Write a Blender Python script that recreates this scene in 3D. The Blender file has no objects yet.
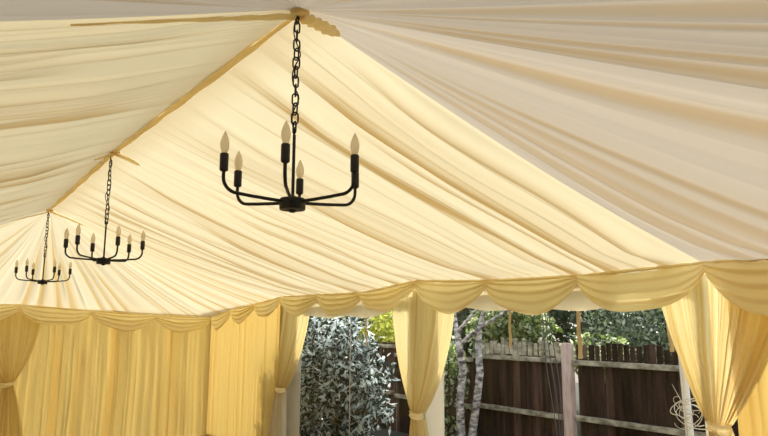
import bpy, bmesh, math, random
import numpy as np
from mathutils import Vector, Matrix

PI = math.pi
C = bpy.context.scene.collection
RNG = np.random.default_rng(7)
random.seed(5)

# ------------------------------------------------------------------ camera
F_PX, YAW, PITCH, ROLL = 652.0, math.radians(35.35), math.radians(9.32), math.radians(0.2)
CAM = np.array([-1.19, -2.30, 1.75])
fw = np.array([math.sin(YAW)*math.cos(PITCH), math.cos(YAW)*math.cos(PITCH), math.sin(PITCH)])
r0 = np.array([math.cos(YAW), -math.sin(YAW), 0.0])
u0 = np.cross(r0, fw)
rt = r0*math.cos(ROLL) + u0*math.sin(ROLL)
up = u0*math.cos(ROLL) - r0*math.sin(ROLL)
cam_d = bpy.data.cameras.new('camera')
cam_d.sensor_width = 36.0
cam_d.lens = F_PX/768*36
cam_d.clip_start = 0.02
cam = bpy.data.objects.new('camera', cam_d)
C.objects.link(cam)
m = Matrix.Identity(4)
for i in range(3):
    m[i][0], m[i][1], m[i][2], m[i][3] = rt[i], up[i], -fw[i], CAM[i]
cam.matrix_world = m
bpy.context.scene.camera = cam


def at(u, v, axis, val):
    """the point of the plane axis=val that the photograph shows at pixel u, v"""
    d = fw*F_PX + rt*(u-384) - up*(v-218)
    t = (val-CAM[axis])/d[axis]
    return CAM + d*t


def proj(p):
    v = np.array(p)-CAM
    d = v@fw
    return 384+F_PX*(v@rt)/d, 218-F_PX*(v@up)/d


# ------------------------------------------------------------------ materials
def nodes_of(name):
    mt = bpy.data.materials.new(name)
    mt.use_nodes = True
    nt = mt.node_tree
    nt.nodes.clear()
    out = nt.nodes.new('ShaderNodeOutputMaterial')
    return mt, nt, out


def cloth(name, dif, tra, mix=0.6, deep=(0.8, 0.62, 0.3), wrinkle=0.0, sheen=0.0):
    """thin woven cloth: reflects and lets light through; pleat shading and doubled cloth ('layers') are painted in as a deeper colour"""
    mt, nt, out = nodes_of(name)
    N, L = nt.nodes, nt.links
    at_ = N.new('ShaderNodeAttribute'); at_.attribute_name = 'fold_tone'
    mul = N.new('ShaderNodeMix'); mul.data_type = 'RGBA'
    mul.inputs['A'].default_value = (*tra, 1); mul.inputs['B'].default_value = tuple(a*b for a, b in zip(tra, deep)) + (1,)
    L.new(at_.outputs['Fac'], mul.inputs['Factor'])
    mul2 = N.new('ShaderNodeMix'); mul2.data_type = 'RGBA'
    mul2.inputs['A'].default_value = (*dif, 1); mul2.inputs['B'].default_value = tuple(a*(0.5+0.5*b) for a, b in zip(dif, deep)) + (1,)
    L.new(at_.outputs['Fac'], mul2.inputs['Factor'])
    d = N.new('ShaderNodeBsdfDiffuse'); t = N.new('ShaderNodeBsdfTranslucent')
    L.new(mul2.outputs['Result'], d.inputs['Color']); L.new(mul.outputs['Result'], t.inputs['Color'])
    if wrinkle:
        tc = N.new('ShaderNodeTexCoord')
        mp = N.new('ShaderNodeMapping'); mp.inputs['Scale'].default_value = (9, 9, 3.5)
        no = N.new('ShaderNodeTexNoise'); no.inputs['Scale'].default_value = 2.2; no.inputs['Detail'].default_value = 4
        no.inputs['Distortion'].default_value = 0.8
        bp = N.new('ShaderNodeBump'); bp.inputs['Strength'].default_value = wrinkle; bp.inputs['Distance'].default_value = 0.03
        L.new(tc.outputs['Object'], mp.inputs['Vector']); L.new(mp.outputs['Vector'], no.inputs['Vector'])
        L.new(no.outputs['Fac'], bp.inputs['Height'])
        L.new(bp.outputs['Normal'], d.inputs['Normal']); L.new(bp.outputs['Normal'], t.inputs['Normal'])
    ms = N.new('ShaderNodeMixShader'); ms.inputs['Fac'].default_value = mix
    L.new(d.outputs['BSDF'], ms.inputs[1]); L.new(t.outputs['BSDF'], ms.inputs[2])
    L.new(ms.outputs['Shader'], out.inputs['Surface'])
    return mt


def plain(name, col, rough=0.5, metal=0.0, noise=0.0, scale=8.0, col2=None, stretch=(1, 1, 1), bump=0.0, spec=0.5):
    mt, nt, out = nodes_of(name)
    N, L = nt.nodes, nt.links
    b = N.new('ShaderNodeBsdfPrincipled')
    b.inputs['Base Color'].default_value = (*col, 1)
    b.inputs['Roughness'].default_value = rough
    b.inputs['Metallic'].default_value = metal
    b.inputs['Specular IOR Level'].default_value = spec
    if col2:
        tc = N.new('ShaderNodeTexCoord'); mp = N.new('ShaderNodeMapping'); mp.inputs['Scale'].default_value = stretch
        no = N.new('ShaderNodeTexNoise'); no.inputs['Scale'].default_value = scale; no.inputs['Detail'].default_value = 6
        rp = N.new('ShaderNodeValToRGB')
        rp.color_ramp.elements[0].position = 0.35; rp.color_ramp.elements[1].position = 0.68
        rp.color_ramp.elements[0].color = (*col, 1); rp.color_ramp.elements[1].color = (*col2, 1)
        L.new(tc.outputs['Object'], mp.inputs['Vector']); L.new(mp.outputs['Vector'], no.inputs['Vector'])
        L.new(no.outputs['Fac'], rp.inputs['Fac']); L.new(rp.outputs['Color'], b.inputs['Base Color'])
        if bump:
            bp = N.new('ShaderNodeBump'); bp.inputs['Strength'].default_value = bump; bp.inputs['Distance'].default_value = 0.02
            L.new(no.outputs['Fac'], bp.inputs['Height']); L.new(bp.outputs['Normal'], b.inputs['Normal'])
    L.new(b.outputs['BSDF'], out.inputs['Surface'])
    return mt


def leafy(name, cols, trans=0.35, rough=0.4, spec=0.5):
    mt, nt, out = nodes_of(name)
    N, L = nt.nodes, nt.links
    g = N.new('ShaderNodeNewGeometry')
    rp = N.new('ShaderNodeValToRGB')
    while len(rp.color_ramp.elements) < len(cols):
        rp.color_ramp.elements.new(0.5)
    for i, c in enumerate(cols):
        rp.color_ramp.elements[i].position = i/(len(cols)-1)
        rp.color_ramp.elements[i].color = (*c, 1)
    L.new(g.outputs['Random Per Island'], rp.inputs['Fac'])
    b = N.new('ShaderNodeBsdfPrincipled'); b.inputs['Roughness'].default_value = rough
    b.inputs['Specular IOR Level'].default_value = spec
    t = N.new('ShaderNodeBsdfTranslucent')
    L.new(rp.outputs['Color'], b.inputs['Base Color']); L.new(rp.outputs['Color'], t.inputs['Color'])
    ms = N.new('ShaderNodeMixShader'); ms.inputs['Fac'].default_value = trans
    L.new(b.outputs['BSDF'], ms.inputs[1]); L.new(t.outputs['BSDF'], ms.inputs[2])
    L.new(ms.outputs['Shader'], out.inputs['Surface'])
    return mt


def clear_vinyl(name):
    mt, nt, out = nodes_of(name)
    N, L = nt.nodes, nt.links
    t = N.new('ShaderNodeBsdfTransparent'); t.inputs['Color'].default_value = (0.94, 0.95, 0.95, 1)
    g = N.new('ShaderNodeBsdfGlossy'); g.inputs['Roughness'].default_value = 0.06
    tc = N.new('ShaderNodeTexCoord')
    no = N.new('ShaderNodeTexNoise'); no.inputs['Scale'].default_value = 2.5
    bp = N.new('ShaderNodeBump'); bp.inputs['Strength'].default_value = 0.25; bp.inputs['Distance'].default_value = 0.05
    L.new(tc.outputs['Object'], no.inputs['Vector']); L.new(no.outputs['Fac'], bp.inputs['Height']); L.new(bp.outputs['Normal'], g.inputs['Normal'])
    ms = N.new('ShaderNodeMixShader'); ms.inputs['Fac'].default_value = 0.035
    L.new(t.outputs['BSDF'], ms.inputs[1]); L.new(g.outputs['BSDF'], ms.inputs[2])
    L.new(ms.outputs['Shader'], out.inputs['Surface'])
    return mt


def boards(name):
    mt = plain(name, (0.020, 0.012, 0.009), 0.85, col2=(0.075, 0.042, 0.032), scale=3, stretch=(6, 6, 0.7), bump=0.3, spec=0.12)
    nt = mt.node_tree
    b = next(n for n in nt.nodes if n.type == 'BSDF_PRINCIPLED'); rp = next(n for n in nt.nodes if n.type == 'VALTORGB')
    g = nt.nodes.new('ShaderNodeNewGeometry'); r2 = nt.nodes.new('ShaderNodeValToRGB')  # sun through the slits is painted as randomly lighter boards
    for k, (p, c) in enumerate([(0.0, 0.5), (0.6, 1.0), (0.85, 1.7), (1.0, 3.0)]):
        e = r2.color_ramp.elements[0] if k == 0 else (r2.color_ramp.elements[-1] if k == 3 else r2.color_ramp.elements.new(p))
        e.position = p
        e.color = (min(c/3, 1), min(c/3*0.98, 1), min(c/3*0.96, 1), 1)
    mx = nt.nodes.new('ShaderNodeVectorMath'); mx.operation = 'MULTIPLY'
    sc_ = nt.nodes.new('ShaderNodeVectorMath'); sc_.operation = 'SCALE'; sc_.inputs['Scale'].default_value = 3.0
    nt.links.new(g.outputs['Random Per Island'], r2.inputs['Fac'])
    nt.links.new(r2.outputs['Color'], mx.inputs[0]); nt.links.new(rp.outputs['Color'], mx.inputs[1])
    nt.links.new(mx.outputs[0], sc_.inputs[0]); nt.links.new(sc_.outputs[0], b.inputs['Base Color'])
    return mt


M = {
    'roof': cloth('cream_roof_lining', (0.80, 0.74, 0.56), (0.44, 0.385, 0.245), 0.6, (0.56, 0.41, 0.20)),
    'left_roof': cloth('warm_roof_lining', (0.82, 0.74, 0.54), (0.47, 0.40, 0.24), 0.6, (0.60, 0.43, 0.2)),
    'fan': cloth('dimmed_roof_lining', (0.74, 0.68, 0.57), (0.31, 0.275, 0.215), 0.55, (0.78, 0.66, 0.48)),  # weaker sun on the near hip is put into this duller tint
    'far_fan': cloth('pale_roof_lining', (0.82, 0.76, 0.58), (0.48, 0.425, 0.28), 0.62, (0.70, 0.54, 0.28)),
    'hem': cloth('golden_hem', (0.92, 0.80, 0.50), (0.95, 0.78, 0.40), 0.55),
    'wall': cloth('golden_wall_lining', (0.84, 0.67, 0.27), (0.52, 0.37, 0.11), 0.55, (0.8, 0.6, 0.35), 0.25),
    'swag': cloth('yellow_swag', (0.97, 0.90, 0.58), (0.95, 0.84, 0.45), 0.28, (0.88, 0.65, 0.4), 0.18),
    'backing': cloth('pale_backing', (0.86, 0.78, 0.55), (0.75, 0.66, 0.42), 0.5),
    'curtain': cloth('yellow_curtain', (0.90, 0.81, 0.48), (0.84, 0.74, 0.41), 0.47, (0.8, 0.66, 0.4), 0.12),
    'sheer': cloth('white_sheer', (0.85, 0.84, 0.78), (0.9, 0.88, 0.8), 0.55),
    'black': plain('black_iron', (0.007, 0.007, 0.009), 0.5, 0.0, spec=0.5),
    'sleeve': plain('black_sleeve', (0.010, 0.010, 0.011), 0.5),
    'pvc': cloth('white_vinyl', (0.80, 0.79, 0.75), (0.70, 0.68, 0.60), 0.55),
    'alu': plain('aluminium_leg', (0.55, 0.56, 0.57), 0.35, 0.6),
    'strap': plain('beige_strap', (0.62, 0.52, 0.33), 0.8),
    'vinyl': clear_vinyl('clear_vinyl'),
    'floor': plain('matting', (0.30, 0.24, 0.15), 0.9, col2=(0.38, 0.31, 0.2), scale=40),
    'ground': plain('garden_soil', (0.025, 0.028, 0.015), 0.95, col2=(0.06, 0.06, 0.03), scale=6, bump=0.4),
    'fence': boards('dark_fence_wood'),
    'rail': plain('sunlit_fence_wood', (0.20, 0.17, 0.11), 0.85, col2=(0.66, 0.60, 0.44), scale=5, stretch=(3, 1.6, 3)),  # pale, dappled tone paints sunlight onto the rails
    'post': plain('reddish_post', (0.62, 0.43, 0.35), 0.85, col2=(0.85, 0.68, 0.60), scale=6, stretch=(4, 4, 0.8), bump=0.3),
    'bark': plain('pale_bark', (0.07, 0.055, 0.05), 0.9, col2=(0.95, 0.90, 0.84), scale=6, stretch=(2, 2, 4), bump=0.6),
    'wood': plain('dark_stem', (0.06, 0.045, 0.03), 0.9),
    'pole': plain('white_pole', (0.85, 0.86, 0.88), 0.4),
    'rope': plain('grey_rope', (0.09, 0.09, 0.095), 0.6),
    'twig': plain('pale_twig', (0.62, 0.58, 0.48), 0.8),
    'silver': leafy('silver_leaves', [(0.010, 0.020, 0.012), (0.02, 0.04, 0.025), (0.06, 0.10, 0.07), (0.84, 0.96, 0.92), (0.95, 1.0, 0.98)], 0.5, 0.25, 0.8),  # near-black leaf tones paint in the shade inside the shrub
    'lime': leafy('lime_leaves', [(0.16, 0.22, 0.03), (0.55, 0.58, 0.08), (0.9, 0.88, 0.25)], 0.6),
    'green': leafy('green_leaves', [(0.05, 0.09, 0.02), (0.14, 0.22, 0.05), (0.55, 0.62, 0.28), (0.95, 0.96, 0.75)], 0.65),
    'hedge': leafy('hedge_leaves', [(0.02, 0.04, 0.015), (0.07, 0.12, 0.04), (0.22, 0.30, 0.14), (0.5, 0.55, 0.42)], 0.3, 0.3, 0.7),
    'dark': leafy('dark_leaves', [(0.012, 0.03, 0.012), (0.03, 0.06, 0.025), (0.09, 0.13, 0.06)], 0.25),
}
# candle bulb: frosted glass, unlit
mt, nt, out = nodes_of('frosted_bulb')
gd = nt.nodes.new('ShaderNodeBsdfDiffuse'); gd.inputs['Color'].default_value = (0.86, 0.80, 0.66, 1)
gt = nt.nodes.new('ShaderNodeBsdfTranslucent'); gt.inputs['Color'].default_value = (0.95, 0.90, 0.78, 1)
gg = nt.nodes.new('ShaderNodeBsdfGlossy'); gg.inputs['Roughness'].default_value = 0.12
m1 = nt.nodes.new('ShaderNodeMixShader'); m2 = nt.nodes.new('ShaderNodeMixShader')
m1.inputs['Fac'].default_value = 0.6; m2.inputs['Fac'].default_value = 0.08
nt.links.new(gd.outputs[0], m1.inputs[1]); nt.links.new(gt.outputs[0], m1.inputs[2])
nt.links.new(m1.outputs[0], m2.inputs[1]); nt.links.new(gg.outputs[0], m2.inputs[2])
gx = nt.nodes.new('ShaderNodeBsdfTransparent'); gx.inputs['Color'].default_value = (1.0, 0.95, 0.86, 1)
m3 = nt.nodes.new('ShaderNodeMixShader'); m3.inputs['Fac'].default_value = 0.4
nt.links.new(m2.outputs[0], m3.inputs[1]); nt.links.new(gx.outputs[0], m3.inputs[2])
nt.links.new(m3.outputs[0], out.inputs['Surface'])
M['bulb'] = mt


# ------------------------------------------------------------------ object helpers
def tag(o, label=None, cat=None, group=None, kind=None):
    if label: o['label'] = label
    if cat: o['category'] = cat
    if group: o['group'] = group
    if kind: o['kind'] = kind
    return o


def empty(name, loc=(0, 0, 0), rz=0.0, parent=None):
    o = bpy.data.objects.new(name, None)
    o.location = loc
    o.rotation_euler = (0, 0, rz)
    o.empty_display_size = 0.1
    C.objects.link(o)
    if parent: o.parent = parent
    return o


def link_mesh(name, me, mat, parent=None, smooth=True, world=True):
    """link a mesh; when world is set its coordinates are world ones and are moved into the parent's frame"""
    if parent is not None and world:
        loc = parent.location
        p = parent.parent
        off = Vector(loc)
        while p is not None:
            off += p.location
            p = p.parent
        me.transform(Matrix.Translation(-off))
    me.materials.append(M[mat])
    if smooth:
        me.polygons.foreach_set('use_smooth', [True]*len(me.polygons))
    o = bpy.data.objects.new(name, me)
    C.objects.link(o)
    if parent is not None:
        o.parent = parent
    return o


def grid_mesh(name, P, fold_tone=None, closed=False):
    """P: array (n, m, 3) -> quad sheet"""
    n, mm, _ = P.shape
    idx = np.arange(n*mm).reshape(n, mm)
    if closed:
        idx = np.vstack([idx, idx[:1]])
    q = np.stack([idx[:-1, :-1], idx[1:, :-1], idx[1:, 1:], idx[:-1, 1:]], -1).reshape(-1, 4)
    me = bpy.data.meshes.new(name)
    me.vertices.add(n*mm); me.vertices.foreach_set('co', P.reshape(-1).astype(np.float32))
    me.loops.add(q.size); me.loops.foreach_set('vertex_index', q.reshape(-1).astype(np.int32))
    me.polygons.add(len(q))
    me.polygons.foreach_set('loop_start', np.arange(0, q.size, 4, dtype=np.int32))
    me.polygons.foreach_set('loop_total', np.full(len(q), 4, dtype=np.int32))
    me.update(calc_edges=True)
    if fold_tone is not None:
        a = me.attributes.new('fold_tone', 'FLOAT', 'POINT')
        a.data.foreach_set('value', np.clip(fold_tone, 0, 1).reshape(-1).astype(np.float32))
    me.validate()
    return me


class MB:
    """collects simple solids into one mesh"""
    def __init__(self):
        self.bm = bmesh.new()

    def box(self, lo, hi, bevel=0.0):
        r = bmesh.ops.create_cube(self.bm, size=1.0)
        lo = Vector(lo); hi = Vector(hi)
        for v in r['verts']:
            v.co = Vector(((lo[i]+hi[i])/2 + v.co[i]*(hi[i]-lo[i]) for i in range(3)))
        if bevel:
            es = list({e for v in r['verts'] for e in v.link_edges})
            bmesh.ops.bevel(self.bm, geom=es, offset=bevel, segments=2, affect='EDGES')
        return self

    def tube(self, pts, rad, seg=8, closed=False):
        pts = [Vector(p) for p in pts]
        n = len(pts)
        rads = rad if hasattr(rad, '__len__') else [rad]*n
        rings = []
        ref = Vector((0.31, 0.17, 0.93))
        for i, p in enumerate(pts):
            a = pts[(i-1) % n] if (closed or i > 0) else p
            b = pts[(i+1) % n] if (closed or i < n-1) else p
            t = (b-a).normalized()
            x = ref - t*ref.dot(t)
            if x.length < 1e-3: x = Vector((1, 0, 0)) - t*t.x
            x.normalize(); y = t.cross(x)
            ref = x
            rings.append([self.bm.verts.new(p + (x*math.cos(k*2*PI/seg) + y*math.sin(k*2*PI/seg))*rads[i]) for k in range(seg)])
        for i in range(n if closed else n-1):
            A, B = rings[i], rings[(i+1) % n]
            for k in range(seg):
                self.bm.faces.new((A[k], A[(k+1) % seg], B[(k+1) % seg], B[k]))
        if not closed:
            self.bm.faces.new(rings[0][::-1]); self.bm.faces.new(rings[-1])
        return self

    def lathe(self, prof, cen=(0, 0, 0), seg=20):
        cx, cy, cz = cen
        rings = []
        for r, z in prof:
            rings.append([self.bm.verts.new((cx+r*math.cos(k*2*PI/seg), cy+r*math.sin(k*2*PI/seg), cz+z)) for k in range(seg)])
        for A, B in zip(rings, rings[1:]):
            for k in range(seg):
                self.bm.faces.new((A[k], A[(k+1) % seg], B[(k+1) % seg], B[k]))
        self.bm.faces.new(rings[0][::-1]); self.bm.faces.new(rings[-1])
        return self

    def build(self, name, mat, parent=None, smooth=True, world=False):
        bmesh.ops.recalc_face_normals(self.bm, faces=self.bm.faces)
        me = bpy.data.meshes.new(name)
        self.bm.to_mesh(me); self.bm.free()
        o = link_mesh(name, me, mat, parent, smooth, world)
        if smooth:
            try:
                me.set_sharp_from_angle(angle=math.radians(40))
            except Exception:
                pass
        return o


def copy_tree(o, parent=None):
    c = o.copy()
    C.objects.link(c)
    c.parent = parent
    for ch in o.children:
        copy_tree(ch, c)
    return c


# ------------------------------------------------------------------ folds
def folds(S, T, n, rng, sharp=1.0, drift=0.0, windows=True):
    """height of n irregular folds: S across (0..1), T along (0..1) -> (height 0..1, mask for painted pleat shade and doubled cloth)"""
    w = rng.uniform(0.35, 1.6, n); b = np.concatenate([[0], np.cumsum(w)]); b /= b[-1]
    amp = rng.uniform(0.3, 1.0, n); skew = rng.uniform(0.5, 2.2, n)
    ph = rng.uniform(0, 6.28, n); fr = rng.uniform(1.0, 4.0, n)
    t0 = np.where(rng.random(n) < 0.35, rng.uniform(0.0, 0.5, n), -0.2) if windows else np.full(n, -1.0)
    Sx = S.copy()
    if drift:
        a, c, d = rng.uniform(0, 6.28, 3)
        Sx = S + drift*(np.sin(3.1*T+a+7*S) + 0.6*np.sin(6.7*T+c-15*S) + 0.5*np.sin(23*S+2.2*T+d)) * (T*(1.15-T)*3)
        Sx = np.clip(Sx, 0, 0.99999)
    k = np.clip(np.searchsorted(b, Sx, side='right')-1, 0, n-1)
    x = (Sx-b[k])/(b[k+1]-b[k])
    p = np.sin(PI*np.power(x, skew[k]))**sharp
    g = amp[k]*(0.75+0.25*np.sin(fr[k]*T*3+ph[k]))*np.clip((T-t0[k])*5, 0, 1)
    dm = (amp[k] > 0.62)*np.clip((x-0.3)/0.4, 0, 1)*np.clip((0.99-x)/0.12, 0, 1)*np.clip((T-t0[k])*5, 0, 1)  # painted tone on one flank of the deeper pleats
    return p*g*np.clip((b[k+1]-b[k])*n, 0.3, 1.6), dm


def polyline(pts, S, pinch=0.0):
    """points at S (0..1, each segment weighted equally); pinch draws them towards the corners"""
    pts = np.array(pts, float)
    k = len(pts)-1
    x = np.clip(S, 0, 1)*k
    i = np.clip(np.floor(x).astype(int), 0, k-1)
    f = x-i
    if pinch:
        f = f - pinch*np.sin(2*PI*f)
    return pts[i] + (pts[i+1]-pts[i])*f[..., None]


def roof_sheet(name, top, eave, ns, nt, nfold, rng, mat, parent, fan=False, sag=0.05, amp=0.035, pinch=0.0, fine=None, edge=0.006, drift=0.004):
    s = np.linspace(0, 1, ns); t = np.linspace(0, 1, nt)
    T, S = np.meshgrid(t, s)
    A = polyline(top, S, pinch); B = polyline(eave, S)
    P = A + (B-A)*T[..., None]
    h1, l1 = folds(S, T, nfold, rng, 1.0, drift)
    h2, l2 = folds(S, T, fine or nfold*4, rng, 1.0, drift*0.7)
    h3, l3 = folds(S, T, max(6, nfold//3), rng, 1.0, drift*1.5, False)
    win = np.clip(S/edge, 0, 1)*np.clip((1-S)/edge, 0, 1)
    along = np.clip(T*5, 0.12, 1)*np.clip((1-T)*6, 0.25, 1)
    if fan: along = np.clip(T*1.5, 0.02, 1)*np.clip((1-T)*6, 0.3, 1)
    H = amp*(0.62*h1 + (0.07 if fan else 0.22)*h2*(1.3-0.5*T) + 0.5*h3)*win*along
    # neighbouring lines give the sheet's downward normal
    dS = np.gradient(P, axis=0); dT = np.gradient(P, axis=1)
    Nn = np.cross(dS, dT); Nn /= (np.linalg.norm(Nn, axis=-1, keepdims=True)+1e-9)
    Nn[Nn[..., 2] > 0] *= -1
    P = P + Nn*H[..., None]
    P[..., 2] -= sag*np.sin(PI*T)
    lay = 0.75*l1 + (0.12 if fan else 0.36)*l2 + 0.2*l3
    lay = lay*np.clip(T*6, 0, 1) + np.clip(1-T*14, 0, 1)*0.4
    me = grid_mesh(name, P, lay)
    return link_mesh(name, me, mat, parent)


# ------------------------------------------------------------------ key points of the tent
XR, XL = 3.0, -3.0
RIDGE = [at(300, 9, 0, 0.0), at(115, 150, 0, 0.0), at(50, 209, 0, 0.0)]
EAVE = [at(705, 263, 0, XR), at(416, 282, 0, XR), at(281, 297, 0, XR), at(211, 317, 0, XR)]
YF = EAVE[3][1]
YN = -3.1
FAR = [EAVE[3], at(155, 314, 1, YF), at(91, 310, 1, YF), at(20, 305, 1, YF)]
zl = FAR[3][2]
for x in (-1.05, -2.0, -3.0):
    FAR.append(np.array([x, YF, zl-0.01]))
E_NEAR = np.array([XR, YN, EAVE[0][2]-0.08])
LEFT = [np.array([XL, e[1], e[2]]) for e in EAVE[:3]]

# ------------------------------------------------------------------ ceiling
ceiling = tag(empty('ceiling'), kind='structure')
rg = np.random.default_rng(21)
EAVE_R = [at(u_, v_+3, 0, XR) for u_, v_ in ((705, 261), (579, 274), (487, 279), (417, 280), (362, 291), (319, 294), (282, 296))]
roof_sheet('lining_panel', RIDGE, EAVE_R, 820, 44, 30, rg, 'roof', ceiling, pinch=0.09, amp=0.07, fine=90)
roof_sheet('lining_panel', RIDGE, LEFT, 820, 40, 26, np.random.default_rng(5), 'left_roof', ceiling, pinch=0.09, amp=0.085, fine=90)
nr = RIDGE[0]
near_eave = [EAVE_R[0], EAVE[0]+np.array([0, -0.7, -0.07]), E_NEAR, np.array([1.0, YN, E_NEAR[2]]), np.array([-1.0, YN, E_NEAR[2]]),
             np.array([XL, YN, E_NEAR[2]]), np.array([XL, (YN+EAVE[0][1])/2, E_NEAR[2]]), LEFT[0]]


def node_ring(p, a0, a1, n, r=0.01):
    """small gathered arc about a ridge node"""
    return [p + np.array([r*math.cos(a), r*math.sin(a), -0.004]) for a in np.linspace(a0, a1, n)]


roof_sheet('lining_panel', node_ring(nr, 0, -PI, 8), near_eave, 900, 44, 30, np.random.default_rng(13), 'fan', ceiling, fan=True, amp=0.08, sag=0.05, fine=60, edge=0.004, drift=0.002)
fr_ = RIDGE[2]
far_eave = [EAVE_R[-1], (EAVE[2]+EAVE[3])/2] + FAR[:1] + FAR[1:7:1] + [np.array([XL, (LEFT[2][1]+YF)/2, zl]), LEFT[2]]
roof_sheet('lining_panel', node_ring(fr_, 0, PI, len(far_eave)), far_eave, 820, 44, 60, np.random.default_rng(31), 'far_fan', ceiling, fan=True, amp=0.03, sag=0.05, fine=120, edge=0.004, drift=0.001)


def ribbon(name, line, width_vec, mat, parent, bulge, seed, n=90, ntail=7, lean=0.0):
    """a gathered strip of doubled cloth laid along a line"""
    r = np.random.default_rng(seed)
    S, W = np.meshgrid(np.linspace(0, 1, n), np.linspace(-1, 1, ntail), indexing='ij')
    P = polyline(line, S)
    taper = np.clip(np.minimum(S, 1-S)*9, 0.15, 1)**0.6
    if lean: taper = taper*np.clip(S*1.7, 0.05, 1)**0.8
    P = P + np.array(width_vec)*(W*taper*(1+0.15*np.sin(S*70+seed)))[..., None]
    P[..., 2] -= bulge*(1-W**2)*(0.8+0.25*np.sin(S*55+W*2)) + 0.012
    return link_mesh(name, grid_mesh(name, P, np.full(S.shape, 0.1)), mat, parent)


ribbon('ridge_hem', RIDGE, (0.022, 0, -0.006), 'hem', ceiling, 0.014, 3, 160)


def down_rafter(a, b, d, drop=0.0):
    v = (b-a)/np.linalg.norm(b-a)
    return a + v*d + np.array([0, 0, drop])


for i, (dl, dr, sk) in enumerate([(0.9, 0.17, -0.05), (0.16, 0.2, -0.03), (0.42, 0.42, 0.0)]):
    a = RIDGE[i]
    k_ = np.array([0, sk, 0])
    ribbon('ridge_strap', [down_rafter(a, LEFT[i], dl, -0.045), down_rafter(a, LEFT[i], dl*0.4, -0.030), a + np.array([0, 0, -0.02]), down_rafter(a, EAVE[i], dr*0.5, -0.022)+k_*0.5,
                           down_rafter(a, EAVE[i], dr, -0.034)+k_], (0, 0.046, 0), 'hem', ceiling, 0.008, i+4, lean=1.0 if i == 0 else 0.0)
    MB().lathe([(0.002, -0.040), (0.022, -0.038), (0.036, -0.028), (0.042, -0.012), (0.036, 0.004), (0.004, 0.012)], tuple(a), 18).build('gather_knot', 'hem', ceiling)

# ------------------------------------------------------------------ walls, floor, ground
def wall_sheet(name, a, b, ztop, zbot, nfold, seed, mat, parent, inward, amp=0.03, n=360, kind=None):
    """vertical pleated lining from a to b (plan points)"""
    r = np.random.default_rng(seed)
    S, T = np.meshgrid(np.linspace(0, 1, n), np.linspace(0, 1, 30), indexing='ij')
    a = np.array(a, float); b = np.array(b, float)
    P = np.zeros(S.shape+(3,))
    P[..., 0] = a[0]+(b[0]-a[0])*S; P[..., 1] = a[1]+(b[1]-a[1])*S
    P[..., 2] = ztop+(zbot-ztop)*T
    h1, l1 = folds(S, T, nfold, r, 1.0, 0.003)
    h2, l2 = folds(S, T, nfold*3, r, 1.0, 0.002)
    H = amp*(0.7*h1+0.35*h2)
    P[..., 0] += inward[0]*H; P[..., 1] += inward[1]*H
    me = grid_mesh(name, P, 0.45*l1+0.25*l2)
    return link_mesh(name, me, mat, parent)


wf = tag(empty('wall_far'), kind='structure')
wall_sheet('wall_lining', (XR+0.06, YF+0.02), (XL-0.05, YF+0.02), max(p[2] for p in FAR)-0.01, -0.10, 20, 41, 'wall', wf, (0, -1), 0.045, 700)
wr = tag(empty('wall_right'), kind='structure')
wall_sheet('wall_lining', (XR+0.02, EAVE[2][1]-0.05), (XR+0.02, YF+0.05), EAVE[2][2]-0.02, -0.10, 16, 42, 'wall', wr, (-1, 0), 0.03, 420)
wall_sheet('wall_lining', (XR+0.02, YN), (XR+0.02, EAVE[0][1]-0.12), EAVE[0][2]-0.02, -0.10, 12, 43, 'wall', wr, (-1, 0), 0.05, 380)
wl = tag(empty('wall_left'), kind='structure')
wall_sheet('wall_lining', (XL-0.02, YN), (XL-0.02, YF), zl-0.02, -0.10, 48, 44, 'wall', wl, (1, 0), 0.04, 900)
MB().box((XL-0.05, YN, -0.16), (XR+0.05, YF+0.06, -0.10)).build('floor', 'floor', smooth=False)['kind'] = 'structure'
gb = MB()
gb.box((XR+0.06, -8, -0.3), (16, 22, -0.02))
gb.build('ground', 'ground', smooth=False)['kind'] = 'structure'

# aluminium legs of the frame, outside the lining
for k in (1, 2):
    e = EAVE[k]
    MB().box((XR+0.03, e[1]-0.05, 0), (XR+0.12, e[1]+0.05, e[2]-0.03), 0.008).build('pillar', 'alu', smooth=False)['kind'] = 'structure'


def window(n, y0, y1, ztop, glare_u, edge_u):
    w = tag(empty('window_%d' % n, (XR+0.06, (y0+y1)/2, 0)), kind='structure')
    X = XR+0.06
    ye = at(edge_u, 400, 0, X)[1]      # inner edge of the far white border
    # slightly rippled sheet of clear vinyl
    S, T = np.meshgrid(np.linspace(0, 1, 60), np.linspace(0, 1, 30), indexing='ij')
    P = np.stack([X+0.006*np.sin(S*17+T*3)+0.004*np.sin(S*41), y0+0.12+(ye-y0-0.11)*S, ztop-0.1-(ztop-0.3)*T], -1)
    link_mesh('clear_pane', grid_mesh('clear_pane', P), 'vinyl', w)
    b = MB()
    b.box((X-0.004, y0+0.04, 0.02), (X+0.004, y0+0.13, ztop)).box((X-0.004, ye, 0.02), (X+0.004, y1-0.04, ztop))
    b.build('side_border', 'pvc', w, False, True)
    b = MB().box((X-0.003, y0+0.12, ztop-0.14), (X+0.003, y1-0.12, ztop)); b.build('top_border', 'pvc', w, False, True)
    b = MB().box((X-0.003, y0+0.12, 0.0), (X+0.003, y1-0.12, 0.22)); b.build('lower_border', 'pvc', w, False, True)
    if glare_u:
        p = at(glare_u, 370, 0, X)
        b = MB().box((X-0.016, p[1]-0.006, 0.2), (X-0.010, p[1]+0.006, ztop-0.1)); b.build('crease_glare', 'alu', w, False, True)  # thin grey strip imitating glare along a crease in the vinyl
    return w


window(1, EAVE[1][1], EAVE[2][1], EAVE[1][2]-0.08, 351, 300)
window(2, EAVE[0][1]-0.02, EAVE[1][1], EAVE[1][2]-0.04, None, 444)

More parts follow.
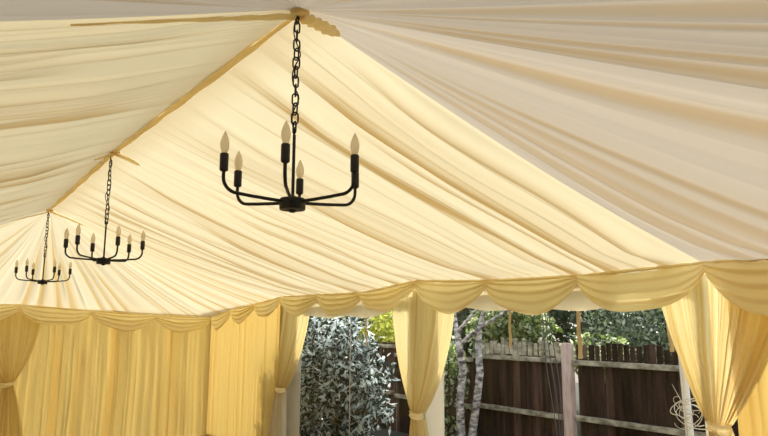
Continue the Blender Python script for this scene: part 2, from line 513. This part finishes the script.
for u, v0, v1, dx, lab in [
        (366, 312, 346, 0, 'narrow beige tie strap hanging in the window above the silver shrub'),
        (510, 305, 348, 0, 'beige tie strap hanging before the leafy gap left of the reddish fence post'),
        (578, 303, 359, 2, 'wider beige tie strap hanging just to the right of the reddish fence post'),
        (668, 318, 352, 4, 'beige tie strap peeping out beside the big tied curtain and white pole')]:
    a = at(u, v0, 0, XR+0.035); b = at(u+dx, v1, 0, XR+0.035)
    wd = 0.016 if u != 578 else 0.02
    S, T = np.meshgrid(np.linspace(0, 1, 5), np.linspace(0, 1, 14), indexing='ij')
    P = np.stack([XR+0.035+0.006*np.sin(T*9)+0*S, a[1]+(b[1]-a[1])*T+(S-0.5)*wd*2+0.004*np.sin(T*7), a[2]+(b[2]-a[2])*T], -1)
    o = link_mesh('window_tie_strap', grid_mesh('window_tie_strap', P), 'strap')
    tag(o, lab, 'strap', 'tie straps of the clear windows')


# ------------------------------------------------------------------ swag valances
def swag_mesh(a, b, inward, rng, depth, nodedrop=0.06, bulge=0.055, nfold=3.3):
    """one draped swag between hanging points a and b"""
    nu, nw = 60, 44
    U, W = np.meshgrid(np.linspace(0, 1, nu), np.linspace(0, 1, nw), indexing='ij')
    a = np.array(a); b = np.array(b)
    P = a + (b-a)*U[..., None]
    para = np.clip(4*U*(1-U), 0, 1)
    top = 0.018*para
    asym = rng.uniform(-0.18, 0.18)
    Ua = np.clip(U + asym*U*(1-U), 0, 1)
    bot = nodedrop + (depth-nodedrop)*(4*Ua*(1-Ua))**0.78
    jit = 1+0.05*np.sin(U*9+rng.uniform(0, 6))
    z = top + (bot*jit-top)*W
    P[..., 2] -= z
    phi = rng.uniform(0, 1)
    base = W*nfold*(1.0+0.12*np.sin(PI*U)) + phi
    saw = np.mod(base, 1.0)
    f = np.where(saw < 0.62, saw/0.62, (1-saw)/0.38)
    f = f*f*(3-2*f)
    env = np.clip(W*6, 0, 1)
    amp = 0.034*(0.35+0.65*para**0.5)*env*(0.7+0.5*np.sin(base*1.3+2*phi))
    fine = 0.004*np.sin(U*38+W*3+phi*9)*(1-para)
    out = 0.012 + bulge*np.sin(PI*np.clip(W, 0, 1)*0.78)*para**0.6 + amp*f + fine
    gather = 0.018*np.exp(-((U*(1-U))/0.02)**2)*np.sin(W*PI)
    out = out+gather
    P[..., 0] += inward[0]*out; P[..., 1] += inward[1]*out
    lay = 0.3*np.clip((saw-0.6)*5, 0, 1) + 0.25*np.exp(-(U*(1-U)/0.03)**2) + 0.25*(W > 0.95)
    return grid_mesh('swag', P, lay)


def valance(label, pts, inward, seed, depth, backing=0.2, span=None):
    """heading strip with backing cloth and draped swags between the given hanging points"""
    pts = [np.array(p, float) for p in pts]
    r = np.random.default_rng(seed)
    mid = (pts[0]+pts[-1])/2
    t = tag(empty('swag_valance', tuple(mid)), label, 'valance', 'swag valances along the eaves')
    inw = np.array([inward[0], inward[1], 0.0])
    for a, b in zip(pts, pts[1:]):
        link_mesh('swag', swag_mesh(a, b, inward, r, depth*r.uniform(0.93, 1.07)), 'swag', t)
    if span:
        # straight backing cloth
        S, T = np.meshgrid(np.linspace(span[0], span[1], 120), np.linspace(0, 1, 8), indexing='ij')
        P = polyline(pts, S) - inw*0.02
        P[..., 2] -= 0.0 + T*(backing+0.012*np.sin(S*20+seed))
        rip = 0.006*np.sin(S*90)*T
        P += inw*rip[..., None]
        link_mesh('backing_cloth', grid_mesh('backing_cloth', P, 0*S), 'backing', t)
    # gathered heading
    S, A = np.meshgrid(np.linspace(0, 1, 260), np.linspace(0, 2*PI, 9), indexing='ij')
    P = polyline(pts, S)
    rad = 0.013+0.002*np.sin(S*130+seed)+0.001*np.sin(S*310)
    P += inw*(rad*np.cos(A))[..., None]
    P[..., 2] += rad*np.sin(A)*0.9
    link_mesh('heading', grid_mesh('heading', P, 0.3+0*S), 'swag', t)
    return t


XV = XR-0.12
YV = YF-0.12
EA = [at(u_, v_, 0, XV) for u_, v_ in ((705, 263), (579, 276), (487, 281), (417, 281))]
EB = [at(u_, v_, 0, XV) for u_, v_ in ((417, 281), (362, 293), (319, 295), (282, 297))]
EC = [at(u_, v_, 0, XV) for u_, v_ in ((282, 297), (256, 304), (232, 310), (213, 317))]
FV = [at(u_, v_, 1, YV) for u_, v_ in ((210, 318), (155, 315), (91, 311), (20, 305))]
FV += [np.array([x_, YV, FV[3][2]-0.01]) for x_ in (-1.05, -2.0, -2.95)]
near_pts = [EA[0]+np.array([0, d_, 0.0]) for d_ in (0, -1.0, -2.0, -2.95)]
valance('yellow swag valance over the dark fence window, three wide loops', EA, (-1, 0), 1, 0.30, 0.25, (0.22, 0.87))
valance('yellow swag valance over the window with the silver shrub', EB, (-1, 0), 2, 0.26, 0.27, (0.17, 0.80))
valance('short yellow swag valance over the plain side wall beside the back corner', EC, (-1, 0), 3, 0.25, 0.2)
valance('yellow swag valance running towards the viewer above the big tied curtain', near_pts, (-1, 0), 4, 0.33, 0.2)
valance('yellow swag valance across the back wall, between the corner and the left curtain', FV[:4], (0, -1), 6, 0.26, 0.18)
valance('yellow swag valance on the back wall, beyond the left curtain', FV[3:], (0, -1), 7, 0.26, 0.18)


# ------------------------------------------------------------------ tied curtains
def curtain(label, plane_axis, plane_val, inward, top, tie, bottom, seed, ztie, ztop, zbot=-0.08, nfold=12, depth=0.05, name='tied_curtain', tail_mat='curtain', pow_=(1.9, 0.85)):
    """top, tie, bottom: (left, right) positions along the wall; folds run together at the tieback"""
    r = np.random.default_rng(seed)
    ax = 1 if plane_axis == 0 else 0
    t = empty(name)
    loc = [0, 0, 0]; loc[plane_axis] = plane_val; loc[ax] = (tie[0]+tie[1])/2; loc[2] = zbot
    t.location = loc
    tag(t, label, 'curtain', 'curtains drawn in with tiebacks')

    def sheet(nm, w0, w1, edge, zA, zB, mat, dep, sd):
        rr = np.random.default_rng(sd)
        S, T = np.meshgrid(np.linspace(0, 1, 200), np.linspace(0, 1, 60), indexing='ij')
        k = edge(T)
        L = w1[0]+(w0[0]-w1[0])*k; R = w1[1]+(w0[1]-w1[1])*k
        h1, l1 = folds(S, T*0+0.5, nfold, rr, 1.0, 0, False)
        h2, l2 = folds(S, T*0+0.5, nfold*3, rr, 1.0, 0, False)
        wd = np.abs(R-L)
        # cloth swings back towards the wall at its two edges, thicker bundle at the tie
        lens = np.sqrt(np.clip(1-(2*S-1)**2, 0, 1))
        H = dep*(0.75*h1+0.3*h2)*np.clip(0.35+wd/0.5, 0, 1) + lens*(0.012+0.05*(1-k)) + 0.004
        if zA > zB and nm == 'upper_drape': H = H*np.clip(0.22+1.6*T, 0, 1)
        P = np.zeros(S.shape+(3,))
        P[..., ax] = L+(R-L)*S
        P[..., plane_axis] = plane_val + inward*H
        P[..., 2] = zA+(zB-zA)*T + 0.02*(1-k)*np.sin(S*PI)*0
        lay = 0.55*l1+0.4*l2 + 0.35*(1-k)**3
        return link_mesh(nm, grid_mesh(nm, P, lay), mat, t)

    p1, p2 = pow_
    sheet('upper_drape', top, tie, lambda T: np.clip(1-T**p1, 0, 1)**p2, ztop, ztie, 'curtain', depth, seed)
    sheet('lower_drape', bottom, tie, lambda T: T**0.75, ztie-0.035, zbot, tail_mat, depth, seed+50)
    # tieback: a ruched band round the bundle
    c = [0, 0, 0]
    A, B = np.meshgrid(np.linspace(0, 2*PI, 40), np.linspace(0, 1, 9), indexing='ij')
    hw = abs(tie[1]-tie[0])/2+0.010; cen = (tie[0]+tie[1])/2
    rad = 1+0.06*np.sin(B*PI*3+A*2)
    P = np.zeros(A.shape+(3,))
    P[..., ax] = cen+hw*np.cos(A)*rad
    P[..., plane_axis] = plane_val+inward*(0.045+0.055*np.sin(A)*rad)
    P[..., 2] = ztie+0.012-0.06*B+0.008*np.sin(A*2)
    link_mesh('tieback', grid_mesh('tieback', P, 0.25+0*A), 'swag', t)
    return t


def yz(u, v, X=2.93):
    p = at(u, v, 0, X)
    return p[1], p[2]


XC = 2.985
y = lambda u, v: at(u, v, 0, XC)[1]
z = lambda u, v: at(u, v, 0, XC)[2]
curtain('large yellow curtain in the right foreground, tied back beside the white pole', 0, XC, -1,
        (y(655, 300), y(800, 300)), (y(713, 426), y(733, 426)), (y(697, 520), y(765, 520)), 11, z(722, 424), EAVE[0][2]-0.06, nfold=15, depth=0.075, pow_=(1.35, 0.95))
curtain('yellow curtain tied between the shrub window and the fence window', 0, XC, -1,
        (y(392, 305), y(456, 305)), (y(415, 414), y(425, 414)), (y(404, 460), y(441, 460)), 12, z(420, 413), EAVE[1][2]-0.06, nfold=12, depth=0.05)
curtain('yellow curtain swept aside at the left edge of the silver shrub window', 0, XC, -1,
        (y(283, 315), y(311, 315)), (y(280, 388), y(287, 388)), (y(266, 440), y(287, 440)), 13, z(284, 388), EAVE[2][2]-0.06, nfold=10, depth=0.05, tail_mat='sheer', pow_=(1.5, 0.8))
YC = YF-0.035
xx = lambda u, v: at(u, v, 1, YC)[0]
zz = lambda u, v: at(u, v, 1, YC)[2]
curtain('yellow curtain tied on the back wall, at the left end of its plain lining', 1, YC, -1,
        (xx(-45, 322), xx(42, 322)), (xx(2, 383), xx(13, 383)), (xx(-12, 440), xx(26, 440)), 14, zz(8, 383), FAR[3][2]-0.05, nfold=12, depth=0.06)


# ------------------------------------------------------------------ chandeliers
def make_chandelier():
    """origin at the hanging point on the ridge; hub 0.84 m below"""
    t = empty('chandelier')
    HUB = -0.838
    R = 0.285
    rod_top = HUB+0.295
    MB().lathe([(0.004, -0.036), (0.012, -0.034), (0.016, -0.026), (0.05, -0.024), (0.052, -0.020), (0.052, 0.018), (0.048, 0.022), (0.014, 0.024), (0.010, 0.034)], (0, 0, HUB), 28).build('hub', 'black', t)
    MB().tube([(0, 0, HUB+0.02), (0, 0, rod_top-0.01)], 0.0065, 10).build('rod', 'black', t)
    MB().tube([(0.012*math.cos(a), 0, rod_top+0.006+0.014*math.sin(a)) for a in np.linspace(0, 2*PI, 16, endpoint=False)], 0.003, 6, True).build('rod_loop', 'black', t)
    MB().tube([(0.016*math.cos(a), 0, -0.035+0.020*math.sin(a)) for a in np.linspace(-1.4, 3.6, 16)] + [(-0.006, 0, 0.01)], 0.0035, 6).build('ceiling_hook', 'black', t)
    ch = empty('chain', (0, 0, 0), 0, t)
    n = 13
    z0, z1 = -0.05, rod_top+0.02
    pitch = (z0-z1)/(n-1)
    hl, hwid = pitch*0.64, 0.0135
    for k in range(n):
        zc = z0-(z0-z1)*k/(n-1)
        a = (k % 2)*PI/2 + 0.5 + 0.35*math.sin(k*2.1)
        pts = []
        for q in np.linspace(0, 2*PI, 18, endpoint=False):
            px = hwid*math.cos(q)
            pz = (hl-hwid)*(1 if math.sin(q) > 0 else -1)*(1 if abs(math.sin(q)) > 0.01 else 0) + hwid*math.sin(q)
            pts.append((px*math.cos(a), px*math.sin(a), zc+pz))
        MB().tube(pts, 0.0036, 6, True).build('link', 'black', ch)
    pts = []
    for k in range(60):
        f = k/59
        w = math.sin(f*PI)**0.4
        pts.append((w*(0.026*math.sin(f*17)+0.016*math.sin(f*7.3+1)), w*(0.016*math.cos(f*17)), -0.01+(rod_top+0.01)*f))
    MB().tube(pts, 0.0028, 6).build('power_cord', 'black', t)
    for k in range(6):
        a = k*PI/3
        c, s = math.cos(a), math.sin(a)
        pts = [(0.045, HUB+0.008), (0.10, HUB+0.010), (0.17, HUB+0.014), (R-0.055, HUB+0.019)]
        for q in np.linspace(0.15, 1, 7):
            b = q*PI/2
            pts.append((R-0.055+0.055*math.sin(b), HUB+0.019+0.055*(1-math.cos(b))))
        pts.append((R, HUB+0.105))
        arm = MB().tube([(r_*c, r_*s, z_) for r_, z_ in pts], 0.0068, 10).build('arm', 'black', t)
        MB().lathe([(0.010, 0.096), (0.0155, 0.100), (0.0165, 0.104), (0.0165, 0.162), (0.0150, 0.166), (0.012, 0.167)], (R*c, R*s, HUB), 16).build('candle_sleeve', 'sleeve', arm)
        MB().lathe([(0.0105, 0.162), (0.0115, 0.172), (0.0155, 0.184), (0.0175, 0.198), (0.0168, 0.212), (0.0135, 0.226), (0.0085, 0.239), (0.0042, 0.248), (0.0012, 0.254)], (R*c, R*s, HUB), 16).build('candle_bulb', 'bulb', arm)
    return t


proto = make_chandelier()
labs = ['black six-arm candle chandelier, the largest, hung from the nearest ridge point',
        'black six-arm chandelier hanging from the middle ridge point',
        'smallest black six-arm chandelier, hung at the far end of the ridge before the back wall']
for i, (lab, alpha) in enumerate(zip(labs, (-6, 18.5, 23))):
    o = proto if i == 0 else copy_tree(proto)
    hubp = at(*[(292.5, 204), (103.5, 261), (42.5, 282)][i], 1, RIDGE[i][1])
    p = np.array([hubp[0], RIDGE[i][1], hubp[2]+0.838])
    o.location = tuple(p)
    to_cam = math.atan2(CAM[1]-p[1], CAM[0]-p[0])
    o.rotation_euler = (0, 0, to_cam + math.radians(alpha))
    tag(o, lab, 'chandelier', 'chandeliers along the ridge')

# ------------------------------------------------------------------ garden: fence
XFN = 5.6
yf = lambda u, v=360: at(u, v, 0, XFN)[1]
zf = lambda u, v: at(u, v, 0, XFN)[2]


def fence_panel(label, y0, y1, ztop, rails, seed, pale_top=0.0, gap=0.006, pale_mat='fence'):
    r = random.Random(seed)
    t = tag(empty('garden_fence', (XFN, (y0+y1)/2, -0.02)), label, 'fence', 'panels of the garden fence')
    b = MB()
    yy = y0
    while yy < y1-0.03:
        w = r.uniform(0.10, 0.15)
        zt = ztop + r.uniform(-0.015, 0.02)
        b.box((XFN+0.02+r.uniform(-0.006, 0.006), yy, -0.02), (XFN+0.038, min(yy+w, y1), zt))
        yy += w + (r.uniform(0.012, 0.024) if r.random() < 0.3 else gap*r.uniform(0.2, 1))
    b.build('board_panel', 'fence', t, False, True)
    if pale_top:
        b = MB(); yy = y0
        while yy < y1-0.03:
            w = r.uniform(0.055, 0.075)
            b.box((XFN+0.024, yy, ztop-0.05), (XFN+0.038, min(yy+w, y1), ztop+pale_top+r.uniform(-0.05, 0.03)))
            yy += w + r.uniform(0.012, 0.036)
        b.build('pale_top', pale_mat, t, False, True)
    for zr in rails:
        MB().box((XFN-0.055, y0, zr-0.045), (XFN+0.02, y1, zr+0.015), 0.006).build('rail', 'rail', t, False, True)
    return t


y_post = yf(569)
z_top_r = zf(625, 345)
zr_hi = zf(625, 364); zr_lo = zf(625, 423)
zl_hi = zf(515, 357); zl_lo = zf(515, 409)
y_r0 = yf(760)
y_l1 = yf(482)
fence_panel('dark brown fence panel to the right of the reddish post', y_r0, y_post-0.085, zr_hi+0.02, [zr_hi, zr_lo], 3, pale_top=0.20)
fence_panel('dark brown fence panel left of the reddish post, pale slatted top', y_post+0.10, y_l1+0.15, zl_hi+0.02, [zl_hi, zl_lo], 4, pale_top=0.20, pale_mat='rail')  # slatted top shares the rail colour, with sunlight painted in
y_l2 = y_l1+0.2
fence_panel('dark fence panel behind the pale-barked tree trunks', y_l2, y_l2+1.9, zl_hi-0.02, [zl_hi-0.06, zl_lo-0.04], 5, pale_top=0.0)
fence_panel('dark fence panel behind the silver shrub', y_l2+1.95, y_l2+3.9, zl_hi+0.12, [zl_hi+0.08, zl_lo], 6, pale_top=0.0)
fence_panel('dark fence panel almost hidden past the silver shrub, furthest along the fence', y_l2+3.95, y_l2+6.2, zl_hi+0.12, [zl_hi, zl_lo], 8, pale_top=0.0)
pz = zf(565, 343)
MB().box((XFN-0.07, y_post-0.075, -0.02), (XFN+0.02, y_post+0.075, pz), 0.012).build('fence_post', 'post', smooth=False)
tag(bpy.data.objects['fence_post'], 'stout reddish timber post standing upright between two fence panels', 'post')

# ropes hanging before the fence
for k, (ua, va, ub, vb, lab) in enumerate([
        (543, 322, 556, 440, 'grey rope hanging against the fence, leftmost of the three beside the reddish post'),
        (547, 322, 560, 440, 'grey rope hanging against the fence, middle one of three beside the reddish post'),
        (551, 322, 564, 440, 'grey rope hanging against the fence, the one closest to the reddish post')]):
    X0 = 4.6
    a = at(ua, va, 0, X0); b = at(ub, vb, 0, X0)
    pts = []
    for f in np.linspace(0, 1, 14):
        p = a+(b-a)*f
        p[1] += 0.02*math.sin(f*5+k)
        pts.append(tuple(p))
    g = (b-a)/(b[2]-a[2])
    pts.append(tuple(b + g*(-0.02-b[2])))
    pts.insert(0, tuple(a + g*1.2))
    o = MB().tube(pts, 0.0055, 6).build('rope', 'rope')
    tag(o, lab, 'rope', 'ropes before the fence')

# white pole by the large curtain
XP = 3.5
a = at(682, 355, 0, XP); b = at(690, 436, 0, XP)
g = (b-a)/(b[2]-a[2])
o = MB().tube([tuple(a+g*0.25), tuple(a), tuple(b), tuple(b+g*(-0.02-b[2]))], 0.028, 14).build('pole', 'pole')
tag(o, 'slim white pole leaning outside beside the large tied curtain', 'pole')

# dry vine beside the pole
v_ = tag(empty('dry_vine', tuple(at(690, 436, 0, XP-0.08))), 'tangle of pale dry vine twigs curling around the white pole', 'vine')
rv = random.Random(4)
for k in range(11):
    cu, cv = rv.uniform(676, 706), rv.uniform(402, 420)
    ru, rv_ = rv.uniform(8, 28), rv.uniform(5, 15)
    a0 = rv.uniform(0, 6.28); sp = rv.uniform(2.5, 5.0)
    tilt = rv.uniform(-0.8, 0.8)
    pts = []
    for f in np.linspace(0, 1, 26):
        a = a0+sp*f
        x_ = ru*math.cos(a)*(1-0.4*f); y_ = rv_*math.sin(a)*(1-0.3*f)
        p = at(cu+x_*math.cos(tilt)-y_*math.sin(tilt), cv+x_*math.sin(tilt)+y_*math.cos(tilt), 0, XP-0.10+0.055*math.sin(a+k))
        pts.append(tuple(p))
    MB().tube(pts, np.linspace(0.0038, 0.0018, 26), 5).build('twig', 'twig', v_, True, True)
p0 = at(688, 440, 0, XP-0.08)
MB().tube([(p0[0], p0[1], -0.02), tuple(p0), tuple(at(685, 408, 0, XP-0.08)), tuple(at(672, 384, 0, XP-0.08))], [0.007, 0.006, 0.004, 0.002], 6).build('stem', 'twig', v_, True, True)


# ------------------------------------------------------------------ garden: plants
def leaf_mesh(name, pts, size, rng, aspect=0.42, droop=0.2, ndir=None):
    """each point becomes one leaf: two triangles folded along the midrib"""
    n = len(pts)
    d = rng.normal(size=(n, 3)); d[:, 2] -= droop
    if ndir is not None: d = d*0.8+ndir
    d /= np.linalg.norm(d, axis=1, keepdims=True)
    q = rng.normal(size=(n, 3)); s = np.cross(d, q); s /= np.linalg.norm(s, axis=1, keepdims=True)
    nn = np.cross(d, s)
    L = size*rng.uniform(0.55, 1.25, (n, 1)); Wd = L*aspect*0.5
    a = pts; b = pts+d*L*0.45+s*Wd+nn*L*0.08; c = pts+d*L; e = pts+d*L*0.45-s*Wd+nn*L*0.08
    V = np.stack([a, b, c, e], 1).reshape(-1, 3)
    i = np.arange(n)*4
    F = np.stack([i, i+1, i+2, i, i+2, i+3], 1).reshape(-1)
    me = bpy.data.meshes.new(name)
    me.vertices.add(len(V)); me.vertices.foreach_set('co', V.reshape(-1).astype(np.float32))
    me.loops.add(len(F)); me.loops.foreach_set('vertex_index', F.astype(np.int32))
    me.polygons.add(n*2)
    me.polygons.foreach_set('loop_start', np.arange(0, len(F), 3, dtype=np.int32))
    me.polygons.foreach_set('loop_total', np.full(n*2, 3, dtype=np.int32))
    me.update(calc_edges=True)
    return me


def clumpy(n, c, rad, rng, clumps=40, spread=0.22, boxy=2.0):
    c = np.array(c); rad = np.array(rad)
    d = rng.normal(size=(clumps, 3)); d /= np.linalg.norm(d, ord=None, axis=1, keepdims=True) if boxy == 2.0 else (np.abs(d)**boxy).sum(1, keepdims=True)**(1/boxy)
    cc = c + d*rad*rng.uniform(0.35, 0.95, (clumps, 1))
    k = rng.integers(0, clumps, n)
    p = cc[k] + rng.normal(size=(n, 3))*rad.mean()*spread
    e = (np.abs((p-c)/rad)**boxy).sum(1, keepdims=True)**(1/boxy)
    p = np.where(e > 0.93, c+(p-c)/e*0.93*rng.uniform(0.8, 1, (n, 1)), p)
    p[:, 2] = np.maximum(p[:, 2], 0.04)
    return p


def bush(name, label, cat, c, rad, n, size, mat, seed, aspect=0.42, clumps=40, spread=0.22, group=None, stems=5, boxy=2.0):
    rng = np.random.default_rng(seed)
    t = tag(empty(name, (c[0], c[1], -0.02)), label, cat, group)
    link_mesh('foliage', leaf_mesh('foliage', clumpy(n, c, rad, rng, clumps, spread, boxy), size, rng, aspect), mat, t, False, True)
    b = MB()
    for k in range(stems):
        a = rng.uniform(0, 6.28); rr = rng.uniform(0.2, 0.7)
        end = (c[0]+rad[0]*rr*math.cos(a), c[1]+rad[1]*rr*math.sin(a), c[2]+rad[2]*rng.uniform(0.1, 0.6))
        mid = ((c[0]*1.4+end[0]*0.6)/2, (c[1]*1.4+end[1]*0.6)/2, end[2]*0.5)
        b.tube([(c[0]+0.05*math.cos(a), c[1]+0.05*math.sin(a), -0.03), mid, end], [0.03, 0.022, 0.008], 6)
    b.build('stem', 'wood', t, True, True)
    return t


BX = lambda u, v, X: at(u, v, 0, X)
p = BX(340, 380, 3.85)
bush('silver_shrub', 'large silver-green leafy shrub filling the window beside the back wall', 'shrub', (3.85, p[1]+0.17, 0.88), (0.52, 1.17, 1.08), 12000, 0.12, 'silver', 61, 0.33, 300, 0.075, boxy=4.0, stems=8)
p = BX(362, 326, 7.0)
bush('lime_bush', 'bright yellow-green bush behind the fence, above the silver shrub', 'bush', (7.0, p[1], 1.62), (0.9, 1.5, 0.62), 4500, 0.10, 'lime', 62, 0.55, 34)
p = BX(510, 335, 6.4)
bush('green_bush', 'sunlit green bush leaning over the slatted fence top, right of the tree trunks', 'bush', (6.35, p[1], 1.62), (0.62, 0.95, 0.55), 3600, 0.12, 'green', 63, 0.5, 34)
p = BX(447, 400, 5.15)
bush('young_bush', 'light green bush growing among the pale tree trunks', 'bush', (5.2, p[1], 0.9), (0.24, 0.36, 0.9), 1100, 0.085, 'green', 64, 0.5, 30)
p = BX(632, 330, 6.8)
bush('hedge_shrub', 'dark green hedge shrub behind the fence, right of the reddish post', 'shrub', (7.1, p[1], 1.5), (0.8, 1.35, 0.72), 5200, 0.085, 'hedge', 65, 0.5, 60)
p = BX(592, 333, 6.0)
bush('variegated_shrub', 'yellow-tipped green shrub just over the fence, right of the reddish post', 'shrub', (5.95, p[1]-0.1, 1.38), (0.26, 0.6, 0.3), 800, 0.09, 'green', 66, 0.5, 16)

# dark trees beyond the garden, two staggered rows
tl = ['dark tree beyond the fence, furthest along and behind the left edge of the silver shrub', 'dark tree behind the middle of the silver shrub', 'dark tree behind the lime bush', 'dark tree behind the pale trunks', 'dark tree behind the green bush over the fence',
      'dark tree behind the reddish post', 'dark tree behind the hedge shrub right of the post', 'dark tree behind the large tied curtain']
yy = BX(700, 330, 9.3)[1] - 0.6
k = 0
while k < 8:
    row = k % 2
    X = 9.3 if row == 0 else 11.9
    wdt = 1.35 + 0.12*k
    bush('dark_tree', tl[7-k], 'tree', (X, yy+wdt, 1.9), (1.15, wdt*1.22, 1.95), 5200, 0.24, 'dark', 70+k, 0.5, 90, 0.22, 'dark trees beyond the fence', 4)
    yy += wdt*1.25
    k += 1

# pale-barked tree with two stems
XB = 4.9
q = lambda u, v, dx=0: tuple(at(u, v, 0, XB+dx))
tr = tag(empty('tree', (XB, at(462, 436, 0, XB)[1], -0.02)), 'pale-barked tree with two slender leaning trunks before the fence', 'tree')
g0 = at(462, 436, 0, XB)
MB().tube([(g0[0], g0[1], -0.05), q(461, 436), q(460, 400), q(463, 370), q(459, 344), q(456, 328), q(452, 300), q(449, 270)], [0.062, 0.058, 0.052, 0.050, 0.046, 0.034, 0.028, 0.02], 12).build('trunk', 'bark', tr, True, True)
g1 = at(472, 436, 0, XB+0.1)
MB().tube([(g1[0], g1[1], -0.05), q(472, 436, .1), q(477, 400, .1), q(480, 372, .1), q(478, 345, .1), q(480, 325, .1), q(490, 290, .1)], [0.06, 0.055, 0.052, 0.05, 0.044, 0.034, 0.02], 12).build('trunk', 'bark', tr, True, True)
MB().tube([q(460, 345), q(470, 336), q(485, 325), q(500, 315), q(522, 300)], [0.034, 0.030, 0.026, 0.020, 0.012], 9).build('branch', 'bark', tr, True, True)
MB().tube([q(457, 332), q(466, 322), q(478, 308), q(486, 292)], [0.026, 0.024, 0.02, 0.012], 9).build('branch', 'bark', tr, True, True)
rng = np.random.default_rng(88)
cpt = at(475, 300, 0, XB+0.2)
pp = clumpy(900, (cpt[0]+0.3, cpt[1], cpt[2]+0.35), (0.6, 0.9, 0.45), rng, 26, 0.2)
link_mesh('foliage', leaf_mesh('foliage', pp, 0.09, rng, 0.5), 'green', tr, False, True)

# ------------------------------------------------------------------ light
w = bpy.data.worlds.new('sky')
bpy.context.scene.world = w
w.use_nodes = True
nt = w.node_tree
nt.nodes.clear()
ow = nt.nodes.new('ShaderNodeOutputWorld'); bg = nt.nodes.new('ShaderNodeBackground')
sky = nt.nodes.new('ShaderNodeTexSky')
sky.sky_type = 'NISHITA'; sky.sun_disc = False
sky.sun_elevation = math.radians(42); sky.sun_rotation = math.radians(65)
sky.air_density = 1.2; sky.dust_density = 3.0
hs = nt.nodes.new('ShaderNodeHueSaturation'); hs.inputs['Saturation'].default_value = 0.45
nt.links.new(sky.outputs[0], hs.inputs['Color']); nt.links.new(hs.outputs[0], bg.inputs[0])
nt.links.new(bg.outputs[0], ow.inputs[0])
bg.inputs[1].default_value = 0.40
sd = bpy.data.lights.new('sun', 'SUN'); sd.energy = 4.2; sd.angle = math.radians(1.5); sd.color = (1.0, 0.95, 0.86)
so = bpy.data.objects.new('sun', sd)
C.objects.link(so)
to_sun = Vector((0.71, 0.34, 0.63)).normalized()
so.rotation_euler = to_sun.to_track_quat('Z', 'Y').to_euler()
so.location = (10, 6, 9)

sc = bpy.context.scene
sc.view_settings.view_transform = 'Standard'
sc.view_settings.exposure = 0.0
sc.cycles.max_bounces = 10
sc.cycles.diffuse_bounces = 6
sc.cycles.transmission_bounces = 8
sc.cycles.transparent_max_bounces = 12
if __name__ == '__main__':
    print('RIDGE', RIDGE); print('EAVE', EAVE); print('FAR', FAR[:4])
    for i in range(3):
        print('hub', proj(RIDGE[i]+np.array([0, 0, -0.873])))
    print('fence', y_post, z_top_r, zr_hi, zr_lo, zl_hi, zl_lo, y_r0, y_l1)
